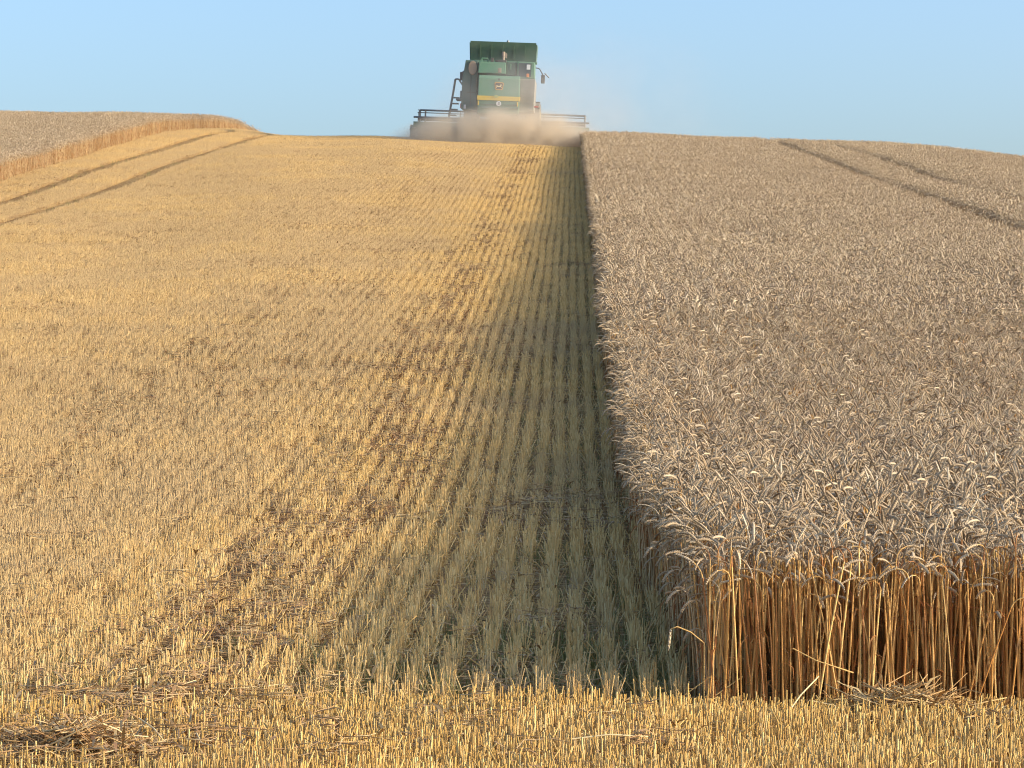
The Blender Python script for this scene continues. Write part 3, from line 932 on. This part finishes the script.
# feeder house and cutting header
ZUP = .36
BM().prism_x([(5.6, 1.4), (7.4, .5), (7.4, 1.15), (6.0, 2.0)], -.65, .65).done("feeder_house", GREEN, ch, .02)
H0, H1 = -4.2, 4.0
hd = BM().box(H0, H1, 7.4, 7.46, .22, .72).prism_x([(7.47, .2), (8.6, .12), (8.6, .16), (7.47, .26)], H0, H1).done("header", GREEN, ch)
BM().tube((H0, 7.42, .93), (H1, 7.42, .93), .045).tube((H0 + .3, 7.42, 1.26), (H1 - .2, 7.42, 1.26), .045).done("guard_rail", GREY, hd)
pp = BM()
for x in (H0 + .3, H0 + .55, H1 - .2, -1.2, .9): pp.tube((x, 7.42, .72), (x, 7.42, 1.28), .04)
pp.done("rail_post", GREY, hd)
rl = BM().tube((H0 + .15, 8.3, .85), (H1 - .15, 8.3, .85), .07)
for k in range(6):
    an = k * math.pi / 3 + .3
    yy_, zz_ = 8.3 + .45 * math.cos(an), .85 + .45 * math.sin(an)
    rl.tube((H0 + .15, yy_, zz_), (H1 - .15, yy_, zz_), .022, n=6)
    for x in np.linspace(H0 + .2, H1 - .2, 5):
        rl.tube((x, 8.3, .85), (x, yy_, zz_), .018, n=6)
rl.done("reel", BLACK, hd)
BM().tube((H0 + .1, 7.85, .5), (H1 - .1, 7.85, .5), .2, n=14).done("cross_auger", GREY, hd)
for x in (H0, H1):
    BM().prism_x([(7.35, -.2), (7.35, .42), (7.7, .55), (8.6, .45), (9.5, -.2)], x - .14, x + .14).done("crop_divider", DGREEN, hd, .03)

# ------------------------------------------------------------------ dust thrown up behind the harvester
def dust(name, loc, size, density, color, label, noise_scale, edge, seed, lo=.35, hi=.7, aniso=.2):
    b_ = bmesh.new()
    bmesh.ops.create_icosphere(b_, subdivisions=4, radius=1.0)
    me = bpy.data.meshes.new(name); b_.to_mesh(me); b_.free()
    m = bpy.data.materials.new(name); m.use_nodes = True
    nt = m.node_tree; nt.nodes.clear()
    out = nt.nodes.new("ShaderNodeOutputMaterial")
    pv = nt.nodes.new("ShaderNodeVolumePrincipled")
    pv.inputs['Color'].default_value = (*color, 1)
    pv.inputs['Anisotropy'].default_value = aniso
    tc = nt.nodes.new("ShaderNodeTexCoord")
    ln = N(nt, "ShaderNodeVectorMath", operation='LENGTH'); nt.links.new(tc.outputs['Object'], ln.inputs[0])
    mp = nt.nodes.new("ShaderNodeMapping"); mp.inputs['Location'].default_value = (seed, seed * .7, 0)
    mp.inputs['Scale'].default_value = (size[0], size[1], size[2])
    nt.links.new(tc.outputs['Object'], mp.inputs[0])
    nz = N(nt, "ShaderNodeTexNoise"); nz.inputs['Scale'].default_value = noise_scale; nz.inputs['Detail'].default_value = 4
    nt.links.new(mp.outputs[0], nz.inputs['Vector'])
    fall = N(nt, "ShaderNodeMapRange", interpolation_type='SMOOTHSTEP'); fall.inputs['From Min'].default_value = 1.0; fall.inputs['From Max'].default_value = edge
    nt.links.new(ln.outputs['Value'], fall.inputs['Value'])
    nr = N(nt, "ShaderNodeMapRange"); nr.inputs['From Min'].default_value = lo; nr.inputs['From Max'].default_value = hi; nr.inputs['To Min'].default_value = .15
    nt.links.new(nz.outputs[0], nr.inputs['Value'])
    m1 = N(nt, "ShaderNodeMath", operation='MULTIPLY'); m2 = N(nt, "ShaderNodeMath", operation='MULTIPLY'); m2.inputs[1].default_value = density
    nt.links.new(fall.outputs[0], m1.inputs[0]); nt.links.new(nr.outputs[0], m1.inputs[1]); nt.links.new(m1.outputs[0], m2.inputs[0])
    nt.links.new(m2.outputs[0], pv.inputs['Density'])
    nt.links.new(pv.outputs[0], out.inputs['Volume'])
    me.materials.append(m)
    o = link(name, me); o.location = loc; o.scale = size
    tag(o, label, 'dust', kind='stuff')
    return o
zg = gz(CX, 130.0)
ZUP = 0.0
dust("dust_cloud", (CX + .1, 129.4, zg - .3), (5.4, 2.4, 2.1), 7.5, (.88, .77, .60), "tan mound of chaff dust boiling up behind the combine harvester", 1.2, .25, 3, .36, .62)
dust("dust_haze", (CX + 1.5, 129.6, zg + .9), (5.8, 2.8, 3.8), .27, (.84, .79, .71), "thin dust haze drifting over the right side of the combine harvester", .5, .3, 8)
dust("dust_plume", (CX + 4.0, 139, zg + 2.2), (8.5, 5.0, 5.4), .06, (.84, .78, .72), "faint dust plume rising into the sky right of the combine harvester", .35, .2, 5)
